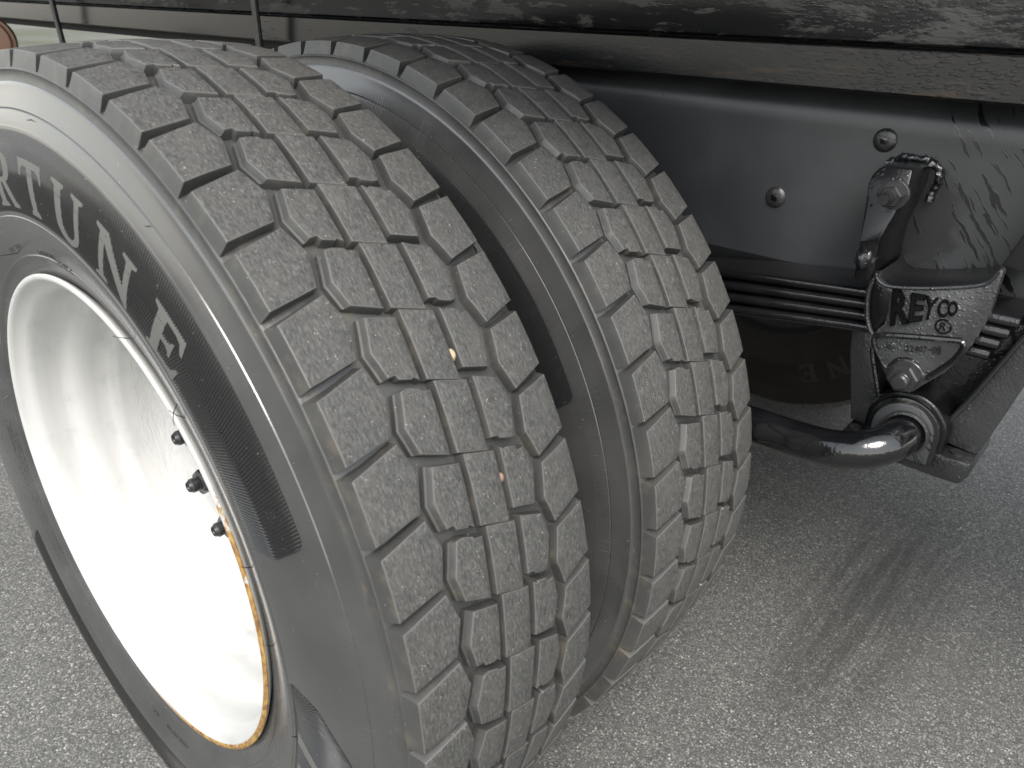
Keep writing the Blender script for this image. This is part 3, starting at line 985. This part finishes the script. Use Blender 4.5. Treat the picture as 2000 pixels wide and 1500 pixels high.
leaf(-.58, .730, ztop(3), .0125)

# ------------------------------------------------------------------ suspension hanger
hang = empty('suspension_hanger', (.66, .575, .08))
tag(hang, 'cast glossy black suspension hanger with raised lettering and hex bolt', 'hanger')
def H(o):
    return under(hang, o)
YF = .525
# upper leg, face sloping out from the frame
leg = [(.5743, .4137), (.5687, .4102), (.5640, .4021), (.5631, .3934), (.5679, .3696), (.5747, .3335), (.5754, .2971), (.5763, .2873),
       (.5947, .2892), (.5977, .3047), (.5962, .3164), (.5961, .3389), (.5990, .3531), (.6027, .3704), (.6068, .3918), (.6049, .4138)]
def legy(x, z):
    return YF + .028 * min(1, max(0, (z - .338) / .075))
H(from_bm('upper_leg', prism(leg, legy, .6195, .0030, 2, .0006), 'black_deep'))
bm = bmesh.new()
bmesh.ops.create_icosphere(bm, subdivisions=3, radius=1)
for v in bm.verts:
    v.co *= 1 + .35 * noise.noise(v.co * 2.2)
    v.co = Vector((.584 + v.co.x * .0115, .528 + v.co.y * .010, .314 + v.co.z * .0125))
H(from_bm('paint_lump', bm, 'black', None, 60))
# face plate
face = [(.6001, .3013), (.6049, .2937), (.6153, .2885), (.6329, .2906), (.6607, .2969), (.6868, .3045), (.7033, .3106), (.7123, .3169), (.7159, .3263), (.7184, .3329),
        (.7225, .3315), (.7222, .3123), (.7218, .2908), (.7208, .2760), (.7168, .2580), (.7144, .2464), (.7061, .2239), (.6969, .2073), (.6841, .1914), (.6742, .1786),
        (.6666, .1717), (.6586, .1707), (.6454, .1734), (.6370, .1827), (.6280, .1942), (.6196, .2083), (.6120, .2261), (.6150, .2360), (.6210, .2440), (.6215, .2600), (.6185, .2800), (.6120, .2860), (.6000, .2920)]
H(from_bm('face_plate', prism(face, YF, YF + .015, .0022, 2, .0005), 'black_face'))
# recessed cheek between the face and the leg
cheek = [(.5950, .2985), (.6000, .2930), (.6120, .2870), (.6195, .2800), (.6225, .2600), (.6220, .2440), (.6130, .2290), (.6085, .2276), (.6014, .2429), (.5966, .2624), (.5945, .2800)]
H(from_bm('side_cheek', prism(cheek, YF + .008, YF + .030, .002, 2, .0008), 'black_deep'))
v_, f_ = tube([(x, YF + .006, z) for x, z in [(.5990, .3010), (.5965, .2900), (.5945, .2780), (.5955, .2640), (.5975, .2540), (.6000, .2440), (.6050, .2330), (.6100, .2265)]], .0032, 8)
H(build('cheek_ridge', v_, f_, 'black'))
# lip of the pocket
lip = spline([(.6001, YF, .3013), (.6020, YF, .2960), (.6060, YF, .2920), (.6153, YF, .2889), (.6329, YF, .2910), (.6607, YF, .2973), (.6868, YF, .3049), (.7033, YF, .3110), (.7123, YF, .3173), (.7175, YF, .3300)], 5)
v_, f_ = tube([tuple(q) for q in lip], .0024, 8)
H(build('pocket_lip', v_, f_, 'black'))
# pocket floor above the spring and right wall
H(from_bm('pocket_floor', prism([(.6000, .2950), (.6060, .2890), (.6153, .2860), (.6329, .2880), (.6607, .2943), (.6868, .3019), (.7033, .3080), (.7150, .3200), (.7150, .3240), (.7033, .3118), (.6868, .3055), (.6607, .2980), (.6329, .2915), (.6153, .2895), (.6060, .2930), (.6000, .3000)], YF + .006, .6198, .0006), 'black_deep'))
H(from_bm('right_leg', prism([(.7150, .3300), (.7400, .3250), (.7900, .4700), (.7600, .4750)], .552, .6196, .002), 'under'))
# raised outline around the part number
ridge = [(.6145, .2268), (.6318, .2336), (.6967, .2466), (.7033, .2464), (.7070, .2409), (.7021, .2249), (.6879, .2043), (.6794, .1945), (.6738, .1973), (.6656, .2063), (.6559, .2091), (.6463, .2060), (.6401, .1969), (.6342, .1950), (.6228, .2081), (.6154, .2201)]
rp = [tuple(q) for q in spline([(x, YF - .0005, z) for x, z in ridge + ridge[:1]], 5)][:-1]
v_, f_ = tube(rp, .0034, 8, closed=True)
H(build('raised_outline', v_, f_, 'black_smooth'))
# retaining bolt through the plate
def hexbolt(x, y, z, rw, rh, hh, rs, sl, name='hex_bolt', tilt=0.2):
    v_, f_ = lathe([(rw, .002), (rw, -.003), (rw * .96, -.0038), (rh * .5, -.0038)], 32)
    b_ = build(name, [(q[0] + x, q[1] + y, q[2] + z) for q in v_], f_, 'black_hard')
    H(b_)
    bm = bmesh.new()
    rings = []
    for r, d in ((rh, -.0036), (rh, -.0036 - hh * .85), (rh * .88, -.0036 - hh)):
        rings.append([bm.verts.new((x + r * math.cos(tilt + PI * i / 3), y + d, z + r * math.sin(tilt + PI * i / 3))) for i in range(6)])
    for a, b in zip(rings[:-1], rings[1:]):
        for i in range(6):
            bm.faces.new((a[i], a[(i + 1) % 6], b[(i + 1) % 6], b[i]))
    bm.faces.new(rings[-1])
    n_ = from_bm('nut', bm, 'black_hard'); n_.parent = b_
    y2 = y - .0036 - hh
    v_, f_ = lathe([(rs, .004), (rs, -sl * .35), (rs * .93, -sl * .4), (rs, -sl * .45), (rs, -sl * .8), (rs * .8, -sl), (.0005, -sl)], 20)
    n_ = build('bolt_end', [(q[0] + x, q[1] + y2, q[2] + z) for q in v_], f_, 'black_hard'); n_.parent = b_
hexbolt(.6582, YF, .1904, .0195, .0175, .013, .0095, .012)
hexbolt(.5950, .5415, .3865, .0165, .0125, .013, .0068, .019, 'leg_bolt')

# raised letters
tmp = {}
def glyph(ch, extr=1.0, bev=0.0, bold=0.0):
    cu = bpy.data.curves.new('t', 'FONT')
    cu.body = ch
    cu.size = 1.0
    cu.offset = bold
    cu.resolution_u = 4
    o = bpy.data.objects.new('t', cu)
    COL.objects.link(o)
    dg = bpy.context.evaluated_depsgraph_get()
    me = bpy.data.meshes.new_from_object(o.evaluated_get(dg))
    bpy.data.objects.remove(o); bpy.data.curves.remove(cu)
    return me
def raised(name, ch, quad, y, h, mat, bold=0.035, inset=0.0):
    """flat glyph mapped into a quad (bl, br, tr, tl in XZ), raised by h"""
    me = glyph(ch, bold=bold)
    bm = bmesh.new(); bm.from_mesh(me); bpy.data.meshes.remove(me)
    bmesh.ops.remove_doubles(bm, verts=bm.verts, dist=1e-5)
    xs = [v.co.x for v in bm.verts]; ys = [v.co.y for v in bm.verts]
    a0, a1, b0, b1 = min(xs), max(xs), min(ys), max(ys)
    bl, br, tr, tl = [np.array(q) for q in quad]
    def mp(v, yy):
        s_, t_ = (v.co.x - a0) / (a1 - a0), (v.co.y - b0) / (b1 - b0)
        q = (bl * (1 - s_) + br * s_) * (1 - t_) + (tl * (1 - s_) + tr * s_) * t_
        return Vector((q[0], yy, q[1]))
    base = list(bm.faces)
    ret = bmesh.ops.extrude_face_region(bm, geom=base)
    tv = {g_ for g_ in ret['geom'] if isinstance(g_, bmesh.types.BMVert)}
    for v in bm.verts:
        v.co = mp(v, y - h if v in tv else y + .0012)
    if inset > 0:
        tops = [f for f in bm.faces if all(v in tv for v in f.verts)]
        bmesh.ops.inset_region(bm, faces=tops, thickness=inset, depth=0.0, use_even_offset=True)
        bmesh.ops.recalc_face_normals(bm, faces=bm.faces)
        ins = {v for f in tops for v in f.verts}
        for v in ins:
            v.co.y = y - h * .35
    return H(from_bm(name, bm, mat, None, 30))
for ch, q in (('R', [(.629, .246), (.6466, .2533), (.6393, .2889), (.6228, .287)]), ('E', [(.6469, .2542), (.6593, .2602), (.6569, .2885), (.643, .2877)]),
              ('Y', [(.6600, .2612), (.6700, .2647), (.6705, .2886), (.6575, .2881)]), ('C', [(.6743, .2676), (.6828, .2705), (.6803, .2897), (.671, .2875)]),
              ('O', [(.6839, .2715), (.692, .2746), (.6896, .2897), (.6807, .2882)])):
    cq = np.mean(np.array(q), axis=0)
    q = [tuple(cq + (np.array(v) - cq) * (1.07, 1.05)) for v in q]
    raised('raised_letter', ch, q, YF, .0042, 'letters_black', {'R': .035, 'E': .035}.get(ch, .016), .0009)
cx, cz = .6820, .2582
v_, f_ = tube([(cx + .0080 * math.cos(2 * PI * i / 24), YF - .0004, cz + .0078 * math.sin(2 * PI * i / 24)) for i in range(24)], .0011, 6, closed=True)
H(build('registered_ring', v_, f_, 'letters_black'))
raised('registered_letter', 'R', [(cx - .0036, cz - .0050), (cx + .0036, cz - .0038), (cx + .0032, cz + .0052), (cx - .0036, cz + .0042)], YF, .0014, 'letters_black', .01)
for i, ch in enumerate('22407-01'):
    f0, f1 = i / 8 + .012, (i + 1) / 8 - .012
    L = lambda a, b, f: (a[0] + (b[0] - a[0]) * f, a[1] + (b[1] - a[1]) * f)
    bl, br, tr, tl = (.651, .2192), (.6878, .2266), (.6858, .235), (.6494, .2262)
    q = [L(bl, br, f0), L(bl, br, f1), L(tl, tr, f1), L(tl, tr, f0)]
    if ch == '-':
        q = [L(q[0], q[3], .45), L(q[1], q[2], .45), L(q[1], q[2], .6), L(q[0], q[3], .6)]
    raised('raised_digit', ch, q, YF, .0013, 'black_smooth', .0)
H(from_bm('foundry_mark', prism([(.6312, .2154), (.6416, .2198), (.6395, .2267), (.6297, .2243)], YF - .002, YF + .002, .0012, 2, .0012), 'black'))

# lower bracket: left flange, right flange, back web, bottom flange
lf = [(.5743, .2400), (.5950, .2440), (.6103, .1939), (.6304, .1377), (.6290, .0960), (.6012, .0990), (.5898, .1493), (.5823, .1852)]
H(from_bm('left_flange', prism(lf, .556, .625, .0025, 2, .0009), 'black_face'))
v_, f_ = tube([(.6080, .552, .2020), (.6110, .552, .1900), (.6210, .552, .1640), (.6308, .552, .1370)], .0034, 8)
H(build('flange_ridge', v_, f_, 'black'))
H(from_bm('bracket_web', prism([(.600, .2500), (.760, .2600), (.745, .2100), (.715, .1100), (.632, .1000), (.612, .1900)], .588, .600, .002, 2, .001), 'black'))
rf_ = [(.7185, .1076), (.7470, .1055), (.7566, .1427), (.7665, .1889), (.7694, .2047), (.7850, .2750), (.8000, .3400), (.7780, .3400), (.7572, .2640), (.7463, .2340), (.7285, .1848), (.7105, .1396), (.7105, .1100)]
H(from_bm('right_flange', prism(rf_, .556, .625, .0025, 2, .0009), 'black_face'))
v_, f_ = tube([(.7110, .553, .1400), (.7200, .553, .1620), (.7285, .553, .1848), (.7463, .553, .2340), (.7572, .553, .2640), (.7700, .553, .3100)], .0030, 8)
H(build('flange_ridge', v_, f_, 'black'))
# spring stop block at right of the face
H(from_bm('stop_block', prism([(.7180, .2560), (.7380, .2600), (.7480, .2360), (.7330, .2280), (.7150, .2350)], .570, .612, .002), 'black'))
# bottom flange with bolt seats
bf = [(.5990, .0905), (.6250, .0975), (.6400, .0900), (.7040, .0925), (.7060, .1040), (.7480, .1060), (.7480, .0880), (.7418, .0756), (.7218, .0744), (.6688, .0749), (.6020, .0770)]
H(from_bm('bottom_flange', prism(bf, .528, .630, .003, 2, .0009), 'black'))
for (x, z, yy) in ((.7290, .1065, .545), (.6130, .0960, .545)):
    v_, f_ = tube([(x, yy, z - .002), (x, yy, z + .0012)], .0075, 20)
    H(build('bolt_seat', v_, f_, 'black_flat'))
# horseshoe housing for the torque arm
def horseshoe(r, z0):
    hx, hz = .6700, .1225
    pts = [(hx - r, z0)]
    pts += [(hx + r * math.cos(R_(a)), hz + r * 1.02 * math.sin(R_(a))) for a in range(180, -1, -12)]
    pts += [(hx + r, z0)]
    return pts
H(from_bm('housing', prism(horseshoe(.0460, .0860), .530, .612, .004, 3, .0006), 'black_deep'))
H(from_bm('housing_rim', prism(horseshoe(.0405, .0880), .5235, .560, .002, 2, .0004), 'black_smooth'))
H(from_bm('housing_face', prism(horseshoe(.0345, .0890), .5205, .560, .0016, 2, .0003), 'frame'))
# weld bead where the leg meets the frame
wp = [(.5583, .4058), (.5675, .4118), (.5758, .4159), (.5895, .4160), (.6011, .4147), (.6109, .4108), (.6168, .4047), (.6182, .3944), (.6156, .3823), (.6132, .3700)]
wl_ = spline([(x, .6165, z) for x, z in wp], 14)
v_, f_ = tube([tuple(q) for q in wl_], .0044, 10)
v_ = [Vector(q) + Vector((noise.noise(Vector(q) * 190), noise.noise(Vector(q) * 190 + Vector((9, 0, 0))), noise.noise(Vector(q) * 190 + Vector((0, 9, 0))))) * .0022 for q in v_]
H(build('weld_bead', v_, f_, 'black', None, 50))

# ------------------------------------------------------------------ torque arm tube
arm = empty('torque_arm', (.60, .48, .09))
tag(arm, 'bent glossy black steel tube leaving the hanger housing towards the axle', 'torque arm')
path = spline([(.6745, .560, .1235), (.6735, .520, .1215), (.6660, .488, .1170), (.6450, .468, .1095), (.6150, .462, .1010), (.5750, .468, .0930), (.5200, .480, .0850), (.4300, .495, .0740), (.2500, .52, .052), (.05, .55, .03)], 10)
v_, f_ = tube([tuple(q) for q in path], .0228, 28)
under(arm, build('tube', v_, f_, 'black_smooth', None, 50))
v_, f_ = lathe([(.0275, .003), (.0275, -.003), (.0245, -.004)], 32)
under(arm, build('bushing', [(q[0] + .6742, q[1] + .5185, q[2] + .1225) for q in v_], f_, 'black_flat'))
